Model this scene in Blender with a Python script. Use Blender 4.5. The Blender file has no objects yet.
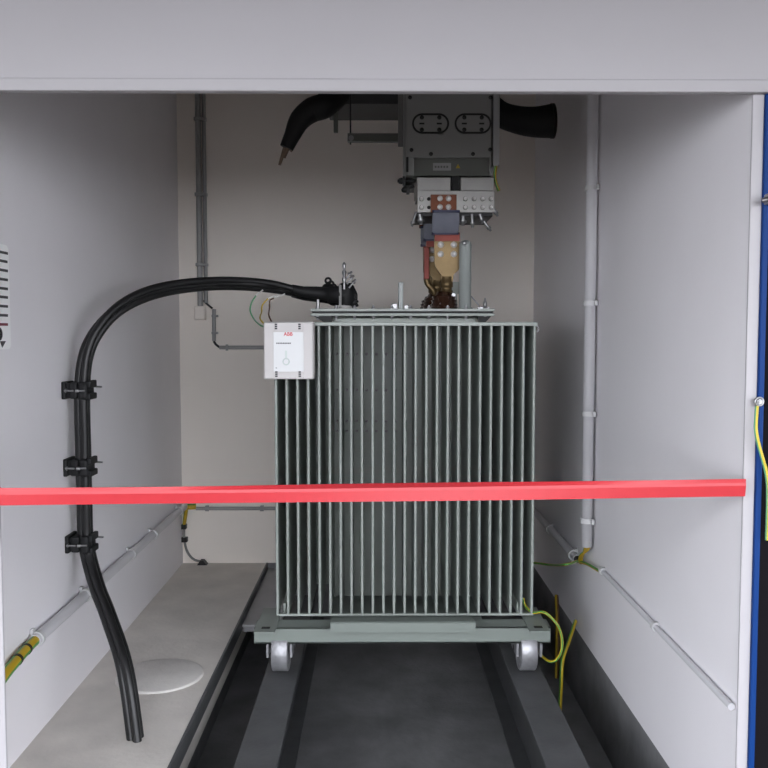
import bpy, bmesh, math, random
from mathutils import Vector, Matrix
random.seed(4)
C = bpy.context.scene.collection
F, CX, CY = 850.0, 384.0, 384.0
PITCH, YAW, EYE = math.atan(50 / 850), math.atan(7 / 850), 1.511

# ---------------------------------------------------------------- surveying helpers
def ray(u, v):
    x, y, z = (u - CX) / F, 1.0, (CY - v) / F
    c, s = math.cos(PITCH), math.sin(PITCH)
    y, z = y * c + z * s, -y * s + z * c
    c, s = math.cos(YAW), math.sin(YAW)
    return x * c + y * s, -x * s + y * c, z
def at(u, v, Y):
    x, y, z = ray(u, v); k = Y / y
    return Vector((x * k, Y, EYE + z * k))
def atx(u, v, X):
    x, y, z = ray(u, v); k = X / x
    return Vector((X, y * k, EYE + z * k))
def atz(u, v, Z):
    x, y, z = ray(u, v); k = (Z - EYE) / z
    return Vector((x * k, y * k, Z))

# ---------------------------------------------------------------- materials
def mat(name, col, rough=.5, metal=0., spec=.5, noise=0., nscale=6., bump=0., bscale=60., col2=None, coat=0.):
    m = bpy.data.materials.new(name); m.use_nodes = True
    nt = m.node_tree; b = nt.nodes['Principled BSDF']
    b.inputs['Base Color'].default_value = (*col, 1)
    b.inputs['Roughness'].default_value = rough
    b.inputs['Metallic'].default_value = metal
    b.inputs['Specular IOR Level'].default_value = spec
    if coat: b.inputs['Coat Weight'].default_value = coat
    tc = nt.nodes.new('ShaderNodeTexCoord')
    if noise or col2:
        n = nt.nodes.new('ShaderNodeTexNoise'); n.inputs['Scale'].default_value = nscale
        n.inputs['Detail'].default_value = 6
        nt.links.new(tc.outputs['Object'], n.inputs['Vector'])
        r = nt.nodes.new('ShaderNodeValToRGB')
        r.color_ramp.elements[0].position = .32; r.color_ramp.elements[1].position = .7
        c2 = col2 or tuple(max(0, c * (1 - noise)) for c in col)
        r.color_ramp.elements[0].color = (*c2, 1); r.color_ramp.elements[1].color = (*col, 1)
        nt.links.new(n.outputs['Fac'], r.inputs['Fac'])
        nt.links.new(r.outputs['Color'], b.inputs['Base Color'])
    if bump:
        n2 = nt.nodes.new('ShaderNodeTexNoise'); n2.inputs['Scale'].default_value = bscale
        nt.links.new(tc.outputs['Object'], n2.inputs['Vector'])
        bp = nt.nodes.new('ShaderNodeBump'); bp.inputs['Strength'].default_value = bump; bp.inputs['Distance'].default_value = .01
        nt.links.new(n2.outputs['Fac'], bp.inputs['Height']); nt.links.new(bp.outputs['Normal'], b.inputs['Normal'])
    return m

M = {}
M['wall'] = mat('white wall paint', (.845, .825, .85), .45, spec=.5, noise=.03, nscale=2.5, bump=.04, bscale=90)
M['wall_back'] = mat('bounce-warmed wall paint', (.93, .868, .80), .65, spec=.3, noise=.03, nscale=2.5, bump=.04, bscale=90)  # warm tint stands in for light bounced off the floor
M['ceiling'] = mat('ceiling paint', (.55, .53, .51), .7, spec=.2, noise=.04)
M['concrete'] = mat('screed concrete', (.76, .72, .67), .85, spec=.25, noise=.17, nscale=5, bump=.25, bscale=45)
M['concrete_dark'] = mat('dark pit concrete', (.24, .24, .245), .8, spec=.25, noise=.4, nscale=4, bump=.3, bscale=30)  # darker mottled tone for the pit floor and walls
M['paving'] = mat('outdoor paving', (.085, .072, .06), .9, spec=.2, noise=.15, nscale=3, bump=.2)
M['cover_disc'] = mat('pale cement cover', (.74, .715, .68), .85, spec=.2, noise=.12, nscale=9, bump=.2)
M['white_trim'] = mat('white painted steel', (.42, .405, .42), .45, noise=.02)
M['blue'] = mat('blue painted steel', (.001, .034, .17), .55, spec=.2, noise=.06, nscale=3)
M['dark_facade'] = mat('dark facade', (.006, .005, .007), .85, spec=.1, noise=.15)
M['green'] = mat('grey-green paint lightened for shaded gaps', (.50, .545, .50), .36, noise=.05, nscale=4, bump=.02, bscale=120)  # same paint as fins and frame, lightened to brighten the shaded gaps
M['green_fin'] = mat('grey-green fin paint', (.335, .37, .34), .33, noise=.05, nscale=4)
M['green_base'] = mat('grey-green frame paint', (.215, .245, .222), .4, noise=.06, nscale=5)  # darker copy of the same paint, toning down the brightly lit frame
M['red'] = mat('red webbing', (.52, .032, .042), .42, noise=.05, nscale=30, bump=.05, bscale=400)
M['rubber'] = mat('black cable sheath', (.009, .009, .0095), .40, spec=.5, noise=.2, nscale=12)
M['rubber_mat'] = mat('matt black rubber', (.010, .010, .0105), .6, spec=.35, noise=.2, nscale=12, bump=.1)
M['clamp'] = mat('black clamp plastic', (.011, .0115, .0125), .55, spec=.35, noise=.15, nscale=20)
M['galv'] = mat('zinc plated steel', (.40, .40, .405), .38, 1., noise=.15, nscale=25)
M['tin'] = mat('tinned aluminium plate', (.36, .352, .335), .42, .8, noise=.12, nscale=14)
M['wheel'] = mat('cast iron tread', (.46, .46, .48), .45, .6, noise=.3, nscale=18, bump=.15, bscale=60)
M['brass'] = mat('cast brass', (.205, .142, .068), .42, .7, noise=.25, nscale=14, bump=.1)
M['copper'] = mat('copper bar', (.15, .048, .022), .42, .6, noise=.25, nscale=12)
M['copper_red'] = mat('reddish copper', (.28, .055, .04), .5, .3, noise=.25, nscale=12)
M['porcelain'] = mat('brown glazed resin', (.045, .02, .012), .22, noise=.3, nscale=10, coat=.4)
M['sleeve'] = mat('blue-grey sleeve', (.22, .23, .28), .5, noise=.12, nscale=20)
M['navy'] = mat('navy tape', (.02, .025, .07), .5)
M['pipe'] = mat('grey plastic conduit', (.62, .615, .635), .38, noise=.03)
M['pipe_dim'] = mat('mid grey plastic conduit', (.33, .33, .325), .45, noise=.05)
M['clip'] = mat('white plastic clip', (.60, .60, .60), .4)
M['boxwhite'] = mat('off-white moulded plastic', (.66, .635, .625), .42, noise=.02)
M['sticker'] = mat('white glossy sticker', (.76, .775, .78), .28)
M['sticker_ink'] = mat('pale grey ink', (.5, .52, .52), .5)
M['ink_green'] = mat('pale green ink', (.64, .71, .68), .5)
M['red_ink'] = mat('red ink', (.62, .02, .04), .5)
M['dark_ink'] = mat('dark ink', (.03, .03, .035), .5)
M['maroon_ink'] = mat('maroon ink', (.18, .02, .04), .5)
M['sign'] = mat('white sign board', (.95, .95, .95), .35)
M['boxgrey'] = mat('grey painted sheet', (.25, .25, .24), .5, noise=.06, nscale=5)
M['boxgrey2'] = mat('olive grey sheet', (.125, .13, .115), .5, noise=.08, nscale=8)
M['duct'] = mat('dark duct sheet', (.05, .052, .052), .55, noise=.15)
M['black'] = mat('black gasket', (.01, .01, .01), .6)
M['bolt_dark'] = mat('blackened bolt', (.02, .02, .02), .45, .4)
M['yellow'] = mat('yellow insulation', (.55, .42, .02), .45)
M['yg_green'] = mat('green insulation', (.07, .27, .06), .45)
M['green_wire'] = mat('green insulation pale', (.11, .33, .16), .45)
M['brown_wire'] = mat('brown insulation', (.10, .045, .02), .5)
M['ochre'] = mat('ochre insulation', (.46, .31, .015), .45)
M['steel_dark'] = mat('primed steel beam', (.115, .118, .122), .5, .2, noise=.25, nscale=9, bump=.1)
M['steel_plate'] = mat('grey steel plate', (.42, .42, .435), .5, .3, noise=.15, nscale=7)
M['bolt_grey'] = mat('dull steel bolt', (.10, .098, .092), .4, .6)
M['pipe_green'] = mat('pale grey-green pipe paint', (.36, .39, .375), .3)
M['fray'] = mat('dull brown strands', (.24, .17, .12), .7)
M['bare'] = mat('stripped wire end', (.7, .68, .66), .4)

# ---------------------------------------------------------------- mesh builder
class MB:
    def __init__(s): s.bm = bmesh.new(); s.mi = 0
    def _tag(s, n0):
        for f in s.bm.faces:
            if f.index == -1 or f.index >= n0: f.material_index = s.mi
    def faces(s, vs, fs, smooth=False):
        bv = [s.bm.verts.new(v) for v in vs]; out = []
        for f in fs:
            try: fc = s.bm.faces.new([bv[i] for i in f])
            except ValueError: continue
            fc.material_index = s.mi; fc.smooth = smooth; out.append(fc)
        return bv, out
    def box(s, lo, hi, bev=0., seg=2):
        lo, hi = [min(a, b) for a, b in zip(lo, hi)], [max(a, b) for a, b in zip(lo, hi)]
        vs = [(x, y, z) for x in (lo[0], hi[0]) for y in (lo[1], hi[1]) for z in (lo[2], hi[2])]
        fs = [(0, 1, 3, 2), (4, 6, 7, 5), (0, 4, 5, 1), (2, 3, 7, 6), (0, 2, 6, 4), (1, 5, 7, 3)]
        bv, fc = s.faces(vs, fs)
        if bev:
            es = list({e for f in fc for e in f.edges})
            r = bmesh.ops.bevel(s.bm, geom=es, offset=bev, segments=seg, affect='EDGES', profile=.5)
            for f in r['faces']: f.material_index = s.mi
        return s
    def obox(s, c, X, Y, Z, sx, sy, sz):
        """box about c along three unit axes"""
        c = Vector(c); X, Y, Z = Vector(X).normalized(), Vector(Y).normalized(), Vector(Z).normalized()
        vs = [c + X * a * sx / 2 + Y * b * sy / 2 + Z * d * sz / 2 for a in (-1, 1) for b in (-1, 1) for d in (-1, 1)]
        fs = [(0, 1, 3, 2), (4, 6, 7, 5), (0, 4, 5, 1), (2, 3, 7, 6), (0, 2, 6, 4), (1, 5, 7, 3)]
        s.faces(vs, fs); return s
    def prism(s, pts, d, smooth=False):
        """closed outline (3D points) pushed along d"""
        n = len(pts); d = Vector(d)
        vs = [Vector(p) for p in pts] + [Vector(p) + d for p in pts]
        fs = [tuple(range(n)), tuple(range(2 * n - 1, n - 1, -1))]
        s.faces(vs, fs)
        bv = [s.bm.verts.new(v) for v in vs]
        for i in range(n):
            j = (i + 1) % n
            f = s.bm.faces.new((bv[i], bv[j], bv[n + j], bv[n + i])); f.material_index = s.mi; f.smooth = smooth
        return s
    def rings(s, rings, closed_ends=True, smooth=True, stripe=None):
        vs = [v for r in rings for v in r]; n = len(rings[0])
        bv = [s.bm.verts.new(v) for v in vs]
        for k in range(len(rings) - 1):
            for i in range(n):
                j = (i + 1) % n
                f = s.bm.faces.new((bv[k * n + i], bv[k * n + j], bv[(k + 1) * n + j], bv[(k + 1) * n + i]))
                f.smooth = smooth
                f.material_index = s.mi if stripe is None else (1 if i % 6 < 2 else 0)
        if closed_ends:
            for base in (0, (len(rings) - 1) * n):
                ev = [s.bm.verts.new(bv[base + i].co) for i in range(n)]
                f = s.bm.faces.new(ev); f.material_index = s.mi
        return s
    def tube(s, path, r, seg=12, smooth_path=True, sub=8, stripe=None):
        P = [Vector(p) for p in path]
        R = r if isinstance(r, (list, tuple)) else [r] * len(P)
        if smooth_path and len(P) > 2:
            Q, RR = [], []
            for i in range(len(P) - 1):
                p0 = P[i - 1] if i else P[0] * 2 - P[1]
                p3 = P[i + 2] if i + 2 < len(P) else P[-1] * 2 - P[-2]
                for k in range(sub):
                    t = k / sub; a, b = P[i], P[i + 1]
                    Q.append(.5 * ((2 * a) + (b - p0) * t + (2 * p0 - 5 * a + 4 * b - p3) * t * t + (3 * a - p0 - 3 * b + p3) * t ** 3))
                    RR.append(R[i] + (R[i + 1] - R[i]) * t)
            Q.append(P[-1]); RR.append(R[-1]); P, R = Q, RR
        rings = []; up = None
        for i, p in enumerate(P):
            t = (P[min(i + 1, len(P) - 1)] - P[max(i - 1, 0)]).normalized()
            if up is None:
                up = Vector((0, 0, 1)) if abs(t.z) < .8 else Vector((0, 1, 0))
            a = (up - t * up.dot(t)).normalized(); b = t.cross(a); up = a
            rings.append([p + (a * math.cos(2 * math.pi * k / seg) + b * math.sin(2 * math.pi * k / seg)) * R[i] for k in range(seg)])
        return s.rings(rings, stripe=stripe)
    def cyl(s, a, b, r, seg=16, r2=None, smooth=True):
        return s.tube([a, b], [r, r if r2 is None else r2], seg, False) if smooth else s._flat(a, b, r, seg)
    def _flat(s, a, b, r, seg):
        n0 = len(s.bm.faces); s.tube([a, b], r, seg, False)
        s.bm.faces.ensure_lookup_table()
        for f in s.bm.faces[n0:]: f.smooth = False
        return s
    def lathe(s, o, axis, prof, seg=24):
        """prof: (distance along axis, radius)"""
        o, t = Vector(o), Vector(axis).normalized()
        a = t.orthogonal().normalized(); b = t.cross(a)
        rings = [[o + t * h + (a * math.cos(2 * math.pi * k / seg) + b * math.sin(2 * math.pi * k / seg)) * max(r, 1e-4) for k in range(seg)] for h, r in prof]
        return s.rings(rings)
    def bolt(s, p, d, r=.008, h=.007, washer=True, head=0):
        p, d = Vector(p), Vector(d).normalized()
        if washer: s.cyl(p, p + d * .002, r * 1.35, 14)
        s.mi = head; s._flat(p + d * .0015, p + d * h, r, 6)
        s.cyl(p + d * h, p + d * (h * 1.5), r * .5, 8)
        return s
    def build(s, name, m, parent=None, loc=None):
        bmesh.ops.recalc_face_normals(s.bm, faces=s.bm.faces[:])
        me = bpy.data.meshes.new(name)
        if parent is not None:
            off = parent.matrix_world.translation.copy()
            p = parent; off = Vector((0, 0, 0))
            while p is not None: off += p.location; p = p.parent
        else:
            if loc is None:
                xs = [v.co for v in s.bm.verts]
                lo = [min(c[i] for c in xs) for i in range(3)]; hi = [max(c[i] for c in xs) for i in range(3)]
                loc = ((lo[0] + hi[0]) / 2, (lo[1] + hi[1]) / 2, lo[2])
            off = Vector(loc)
        bmesh.ops.translate(s.bm, verts=s.bm.verts[:], vec=-off)
        s.bm.to_mesh(me); s.bm.free()
        for x in (m if isinstance(m, (list, tuple)) else [m]): me.materials.append(x)
        o = bpy.data.objects.new(name, me); C.objects.link(o)
        if parent is not None: o.parent = parent
        else: o.location = off
        return o

def tag(o, label=None, cat=None, group=None, kind=None):
    if label: o['label'] = label
    if cat: o['category'] = cat
    if group: o['group'] = group
    if kind: o['kind'] = kind
    return o
def thing(name, label, cat, loc, group=None):
    o = bpy.data.objects.new(name, None); C.objects.link(o); o.location = loc; o.empty_display_size = .1
    return tag(o, label, cat, group)
def struct(name, mb, m): return tag(mb.build(name, m), kind='structure')
def boxof(lo, hi, bev=0.): return MB().box(lo, hi, bev)

def text_mesh(name, body, p, size, m, parent, face='-y', bold=False):
    cu = bpy.data.curves.new(name, 'FONT'); cu.body = body; cu.size = size; cu.extrude = .0006; cu.align_x = 'CENTER'; cu.align_y = 'CENTER'
    cu.resolution_u = 3
    if bold: cu.offset = size * .02
    tmp = bpy.data.objects.new(name + '_source', cu); C.objects.link(tmp)
    bpy.context.view_layer.update()
    me = bpy.data.meshes.new_from_object(tmp.evaluated_get(bpy.context.evaluated_depsgraph_get()))
    bpy.data.objects.remove(tmp); bpy.data.curves.remove(cu)
    me.transform(Matrix.Rotation(math.pi / 2, 4, 'X'))
    off = Vector((0, 0, 0)); q = parent
    while q is not None: off += q.location; q = q.parent
    me.transform(Matrix.Translation(Vector(p) - off))
    me.materials.clear(); me.materials.append(m); me.name = name
    o = bpy.data.objects.new(name, me); C.objects.link(o); o.parent = parent
    return o

# ================================================================ ROOM SHELL
XL, XR, YB, YF, ZC = -1.283, 1.02, 5.55, 2.33, 3.45
PX0 = -.733                      # edge of the left slab
ZP = -.36                        # pit bottom
struct('wall_left', boxof((XL - .1, YF, ZP), (XL, YB + .1, ZC)), M['wall'])
struct('wall_right', boxof((XR, YF, 0), (XR + .1, YB + .1, ZC)), M['wall'])
struct('wall_back', boxof((XL, YB, 0), (XR, YB + .1, ZC)), M['wall_back'])
struct('wall_pit_back', boxof((XL, YB, ZP), (XR, YB + .1, 0)), M['concrete_dark'])
struct('ceiling', boxof((XL - .1, YF, ZC), (XR + .1, YB + .1, ZC + .1)), M['ceiling'])
struct('floor', boxof((XL, YF, -.16), (PX0, YB, 0)), M['concrete'])
struct('floor_pit', boxof((XL, YF, ZP - .1), (XR + .1, YB, ZP)), M['concrete_dark'])
struct('wall_pit_left', boxof((XL, YF, ZP), (PX0 - .05, YB, -.16)), M['concrete_dark'])
struct('wall_pit_right', boxof((XR, YF, ZP), (XR + .1, YB + .1, 0)), M['concrete_dark'])
struct('wall_pit_front', boxof((PX0 - .05, YF, ZP), (XR, YF + .12, 0)), M['concrete_dark'])
struct('trim_1', boxof((PX0, YF + .12, -.07), (PX0 + .012, YB, .002), .002), M['steel_dark'])   # steel edge angle on the slab
struct('ground', boxof((-14, -14, -.15), (14, YF - .0, 0)), M['paving'])
# door opening: white inner frame, blue outer frame, facade
xl1, xr0, xr1, xr2 = at(1.0, 560, YF - .01).x, at(745.5, 400, YF - .01).x, at(757, 400, YF - .01).x, at(764.5, 400, YF - .02).x
LZ = 2.155                        # underside of the lintel
struct('trim_2', boxof((xl1 - .034, YF - .01, 0), (xl1, YF, LZ), .003), M['white_trim'])
struct('trim_3', boxof((xr0, YF - .01, 0), (xr1, YF, LZ), .003), M['white_trim'])
struct('trim_4', boxof((xl1 - .034 - .06, YF - .02, 0), (xl1 - .034, YF, LZ), .004), M['blue'])
struct('trim_5', boxof((xr1, YF - .02, 0), (xr2, YF, LZ), .004), M['blue'])
struct('trim_6', boxof((xl1 - .094, YF - .03, LZ), (xr2, YF, LZ + .034), .004), M['white_trim'])
struct('wall_front_left', boxof((-3.4, YF - .015, 0), (xl1 - .094, YF + .08, 3.7)), M['dark_facade'])
struct('wall_front_right', boxof((xr2, YF - .015, 0), (3.2, YF + .08, 3.7)), M['dark_facade'])
struct('wall_front_top', boxof((xl1 - .094, YF - .02, LZ + .034), (xr2, YF + .08, 3.7)), M['white_trim'])

CZ, CYE = 2.5, -0.3             # unseen canopy added to cut sky light at the doorway
struct('sky_blocker', boxof((-7, CYE, CZ), (7, YF - .03, CZ + .2)), M['dark_facade'])

# rails over the pit
for i, (u, lab) in enumerate(((281, 'dark steel rail beam under the left transformer wheel'), (527, 'dark steel rail beam under the right transformer wheel'))):
    x = at(u, 660, 3.70).x
    t = thing('rail_beam', lab, 'rail', (x, 2.45, ZP), 'steel rails across the pit')
    b = MB(); b.box((x - .075, 2.45, -.014), (x + .075, YB, 0), .003); b.build('top_flange', M['steel_dark'], t)
    b = MB(); b.box((x - .006, 2.45, ZP + .014), (x + .006, YB, -.014)); b.build('web', M['steel_dark'], t)
    b = MB(); b.box((x - .075, 2.45, ZP), (x + .075, YB, ZP + .014), .003); b.build('bottom_flange', M['steel_dark'], t)
# grey plate beside the slab, rear half of the pit
pl = boxof((PX0 + .014, 4.45, -.05), (-.515, YB, -.035), .003)
for k in range(3): pl.box((PX0 + .014, 4.5 + k * .45, -.09), (-.515, 4.54 + k * .45, -.05))
tag(pl.build('pit_cover_plate', M['steel_plate']), 'grey steel cover plate between the left slab and the transformer', 'cover plate')
# cement cover on the slab
cp = atz(160, 676, 0); b = MB()
b.lathe((cp.x, cp.y, 0), (0, 0, 1), [(0, .19), (.006, .188), (.009, .18), (.009, .001)], 40)
tag(b.build('floor_cover', M['cover_disc']), 'pale round cement patch on the slab beside the descending black cables', 'cover')

# ================================================================ TRANSFORMER
YFN = 3.80                        # fin tips
YW, YWO = 4.11, 4.20              # tank end wall; foremost side fin
tx0, tx1 = at(333, 318, YW).x, at(476, 318, YW).x
zt = at(405, 317.5, YW).z         # underside of rim
T = thing('transformer', 'grey-green oil transformer with vertical cooling fins on cast wheels', 'transformer', (at(404, 640, 3.9).x, 4.4, 0))
ZB0, ZB1 = at(404, 643.5, 3.68).z, at(404, 627, 3.68).z    # base frame bottom / top
zfT, zfB = at(405, 325, YFN).z, at(405, 613.5, YFN).z
YE = 5.12
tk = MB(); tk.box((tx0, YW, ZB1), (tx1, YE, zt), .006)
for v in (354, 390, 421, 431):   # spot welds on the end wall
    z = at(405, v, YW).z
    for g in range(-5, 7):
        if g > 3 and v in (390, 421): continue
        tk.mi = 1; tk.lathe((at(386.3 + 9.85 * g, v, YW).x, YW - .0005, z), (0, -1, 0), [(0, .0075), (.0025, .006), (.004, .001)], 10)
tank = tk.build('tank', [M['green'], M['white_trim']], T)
FU = [276.5 + i * 10.69 for i in range(25)]
for i, u in enumerate(FU):
    x = at(u, 470, YFN).x
    yb = YW if tx0 < x < tx1 else YWO
    b = MB(); b.box((x - .0045, YFN, zfB), (x + .0045, yb, zfT))
    b.cyl((x, YFN, zfB), (x, YFN, zfT), .0062, 10)
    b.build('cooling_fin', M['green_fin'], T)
xf0, xf1 = at(FU[0], 470, YFN).x, at(FU[-1], 470, YFN).x
b = MB(); b.box((xf0 - .012, YFN - .008, zfT - .004), (xf1 + .012, YFN + .012, zfT + .013), .003); b.build('fin_top_bar', M['green_fin'], T)
b = MB(); b.box((xf0 - .004, YFN - .008, zfB - .009), (xf1 + .008, YFN + .01, zfB + .001), .003)
bar = b.build('fin_bottom_bar', M['green_fin'], T)
for x in (xf0 + .014, xf1 - .036):
    b = MB(); b.bolt((x, YFN + .03, zfB + .001), (0, 0, 1), .008, .008); b.cyl((x, YFN + .03, zfB - .025), (x, YFN + .03, zfB), .005, 8); b.bolt((x, YFN + .03, zfB - .012), (0, 0, -1), .008, .008)
    tag(b.build('bolt', M['galv'], bar), 'zinc bolt')
# shoulder over the outer fins: sloped top sheet behind the top bar
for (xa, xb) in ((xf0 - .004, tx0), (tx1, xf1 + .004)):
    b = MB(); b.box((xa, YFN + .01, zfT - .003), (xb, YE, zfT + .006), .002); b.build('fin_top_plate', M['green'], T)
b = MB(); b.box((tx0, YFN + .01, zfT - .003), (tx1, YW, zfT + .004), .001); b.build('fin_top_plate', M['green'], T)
# hook ring at the right shoulder
b = MB(); p = at(535.5, 329, YFN + .02)
b.tube([p + Vector((.022 * math.cos(a) - .008, 0, .016 * math.sin(a))) for a in [math.radians(d) for d in range(-110, 111, 20)]], .0035, 8)
b.build('hook_ring', M['galv'], T)
# side fins along both flanks
ny = 20
for sgn, xin, xout in ((-1, tx0, xf0 - .028), (1, tx1, xf1 + .004)):
    for k in range(ny):
        y = YWO + k * .048
        b = MB(); b.box((min(xin, xout), y - .0045, zfB + .02), (max(xin, xout), y + .0045, zfT - .003))
        b.cyl((xout, y, zfB + .02), (xout, y, zfT - .003), .0062, 8)
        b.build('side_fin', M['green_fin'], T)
# skirt plate below the end wall
sx0, sx1 = at(331, 625, 3.66).x, at(474.5, 625, 3.66).x
b = MB(); zs0, zs1 = at(400, 631.5, 3.62).z, at(400, 616.5, YFN).z
b.prism([(sx0, 3.61, zs0), (sx0, 3.61, zs0 + .040), (sx0, 3.62, zs0 + .044), (sx0, YFN - .01, zs1), (sx0, YW, zs1), (sx0, YW, zs1 - .007), (sx0, YFN - .01, zs1 - .007), (sx0, 3.622, zs0 + .030), (sx0, 3.622, zs0)], (sx1 - sx0, 0, 0))
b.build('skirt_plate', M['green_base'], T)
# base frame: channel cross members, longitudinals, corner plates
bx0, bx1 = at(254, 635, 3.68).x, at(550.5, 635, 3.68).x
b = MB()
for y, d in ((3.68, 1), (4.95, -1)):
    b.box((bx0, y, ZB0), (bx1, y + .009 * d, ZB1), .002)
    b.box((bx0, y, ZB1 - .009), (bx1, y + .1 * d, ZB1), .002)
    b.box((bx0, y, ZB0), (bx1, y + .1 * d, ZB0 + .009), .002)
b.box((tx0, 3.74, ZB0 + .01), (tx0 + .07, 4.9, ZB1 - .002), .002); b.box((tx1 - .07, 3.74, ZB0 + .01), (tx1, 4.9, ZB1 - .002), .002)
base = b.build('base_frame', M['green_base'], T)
for sgn in (-1, 1):
    xo = bx0 if sgn < 0 else bx1
    xi = xo - sgn * .115
    b = MB(); b.box((min(xo, xi) + .010, 3.605, ZB1 - .002), (max(xo, xi) - .016, 3.93, ZB1 + .006), .001)
    b.build('corner_plate', M['green_base'], base)
    xm = (xo + xi) / 2
    b = MB(); b.box((xm - .020, 3.645, ZB1 + .006), (xm + .016, 3.668, ZB1 + .0075)); tag(b.build('lashing_slot', M['black'], base), 'dark slot')
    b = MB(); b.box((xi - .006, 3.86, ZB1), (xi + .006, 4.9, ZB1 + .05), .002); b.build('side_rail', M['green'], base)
# wheels
for (u, sd) in ((279.5, -1), (529, 1)):
    for y in (3.755, 4.86):
        x = at(u, 660, 3.68).x; r, w = .098, .036
        b = MB(); b.lathe((x - w, y, r), (1, 0, 0), [(0, .02), (0, r - .03), (.004, r - .03), (.004, r - .012), (0, r - .012), (0, r - .004), (.004, r), (2 * w - .004, r), (2 * w, r - .004), (2 * w, r - .012), (2 * w - .004, r - .012), (2 * w - .004, r - .03), (2 * w, r - .03), (2 * w, .02)], 48)
        wh = b.build('wheel', M['wheel'], T)
        b = MB(); b.cyl((x - w - .022, y, r), (x + w + .022, y, r), .015, 14)
        b.build('axle', M['bolt_dark'], wh)
        for s2 in (-1, 1):
            b = MB(); xx = x + s2 * (w + .016)
            b.prism([(xx - .005, y - .085, ZB0), (xx - .005, y + .085, ZB0), (xx - .005, y + .06, r - .012), (xx - .005, y - .08, r - .012)], (.010, 0, 0))
            tag(b.build('wheel_fork', M['wheel'], T), 'zinc fork plate')
        b = MB(); b.box((x - w - .022, y - .05, ZB0 - .006), (x + w + .022, y + .05, ZB0), .001); b.build('fork_plate', M['galv'], T)
# cover and rim flange
cx0, cx1, YC = at(310.6, 313, 4.0).x, at(494.6, 313, 4.0).x, 4.0
zc1, zc0, zr1, zr0 = (at(405, v, YC).z for v in (308.6, 311.3, 313.3, 316))
b = MB(); b.box((cx0, YC, zc0), (cx1, YE + .09, zc1), .002); cover = b.build('cover', M['green_fin'], T)
b = MB(); b.box((cx0 + .006, YC + .012, zr1), (cx1 - .006, YE + .08, zc0)); tag(b.build('gasket', M['black'], T), 'black cork gasket')
b = MB(); b.box((cx0, YC, zr0), (cx1, YW + .02, zr1), .002); b.box((cx0, YC + .01, zr0), (tx0 + .03, YE + .09, zr1), .002); b.box((tx1 - .03, YC + .01, zr0), (cx1, YE + .09, zr1), .002); b.build('rim_flange', M['green_fin'], T)
for k in range(10):
    x = at(317.5 + 18.6 * k, 310, YC + .03).x
    b = MB(); b.bolt((x, YC + .03, zc1), (0, 0, 1), .009, .011)
    tag(b.build('flange_bolt', M['galv'], cover), 'zinc bolt head')
    b = MB(); b.bolt((x, YC + .03, zr0), (0, 0, -1), .009, .012); tag(b.build('flange_nut', M['galv'], cover), 'zinc nut')
p = at(318, 309, YC + .03)
b = MB(); b.cyl((p.x, p.y, zc1), (p.x, p.y, at(318, 299.5, p.y).z), .0075, 10); b.build('stud', M['galv'], cover)
p = at(485, 309, YC + .03)
b = MB(); b.lathe((p.x, p.y, zc1), (0, 0, 1), [(0, .016), (.008, .016), (.009, .008), (.02, .010), (.03, .008), (.052, .002)], 14); b.box((p.x - .035, p.y - .012, zc1), (p.x + .02, p.y + .012, zc1 + .007), .001); b.build('vent_plug', M['galv'], cover)
# front corner stiffeners, blackened to paint in the flange's underside shadow
for sgn in (-1, 1):
    xa, xt = (cx0 + .012, tx0) if sgn < 0 else (cx1 - .012, tx1)
    b = MB(); b.prism([(xa, YC + .02, zr0), (xt, YC + .02, zr0), (xt, YC + .02, zr0 - .036), (xt - sgn * -.03, YC + .02, zr0 - .034)], (0, .01, 0)); b.build('shaded_stiffener', M['black'], T)
# lifting lug
b = MB(); l0, l1 = at(398.5, 282, 4.25), at(403.3, 310, 4.25)
b.box((l0.x, 4.25, zc1), (l1.x, 4.31, l0.z), .004); b.build('lifting_lug', M['pipe_green'], T)
for ua, ub, v in ((392, 397.5, 303.5), (404, 408.5, 305)):
    a, c = at(ua, v, 4.25), at(ub, v, 4.25)
    b = MB(); b.box((a.x, 4.25, zc1), (c.x, 4.29, a.z), .003); b.build('lug_foot', M['galv'], T)
# expansion pipe
pc = at(465, 300, 4.10); b = MB(); zt_ = at(465, 239.5, 4.10).z; r = .0295
b.lathe((pc.x, 4.10, zc1 - .005), (0, 0, 1), [(0, r * 1.25), (.012, r * 1.25), (.014, r), (zt_ - zc1 - .02, r), (zt_ - zc1 - .006, r * .85), (zt_ - zc1, r * .4), (zt_ - zc1 + .002, .001)], 28)
pp = b.build('filler_pipe', M['pipe_green'], T)
b = MB(); q = at(464.5, 243, 4.07); b.lathe((q.x, 4.10 - r - .004, q.z), (0, 1, 0), [(0, .001), (0, .011), (.006, .012), (.012, .012)], 14); b.build('cap', M['galv'], pp)
b = MB(); b.cyl(at(471, 296, 4.2), Vector((at(482.5, 308, 4.2).x, 4.2, zc1)), .0035, 8); b.build('stay_rod', M['galv'], T)
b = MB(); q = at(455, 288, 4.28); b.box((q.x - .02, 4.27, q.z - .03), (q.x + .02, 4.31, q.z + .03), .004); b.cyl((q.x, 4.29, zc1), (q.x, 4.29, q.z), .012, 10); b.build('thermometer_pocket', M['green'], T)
b = MB(); q = at(453.5, 295, 4.12); b.bolt(q, (0, -1, 0), .007, .009); b.cyl(q, q + Vector((-.03, .05, 0)), .005, 8); b.build('test_bolt', M['galv'], T)

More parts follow.
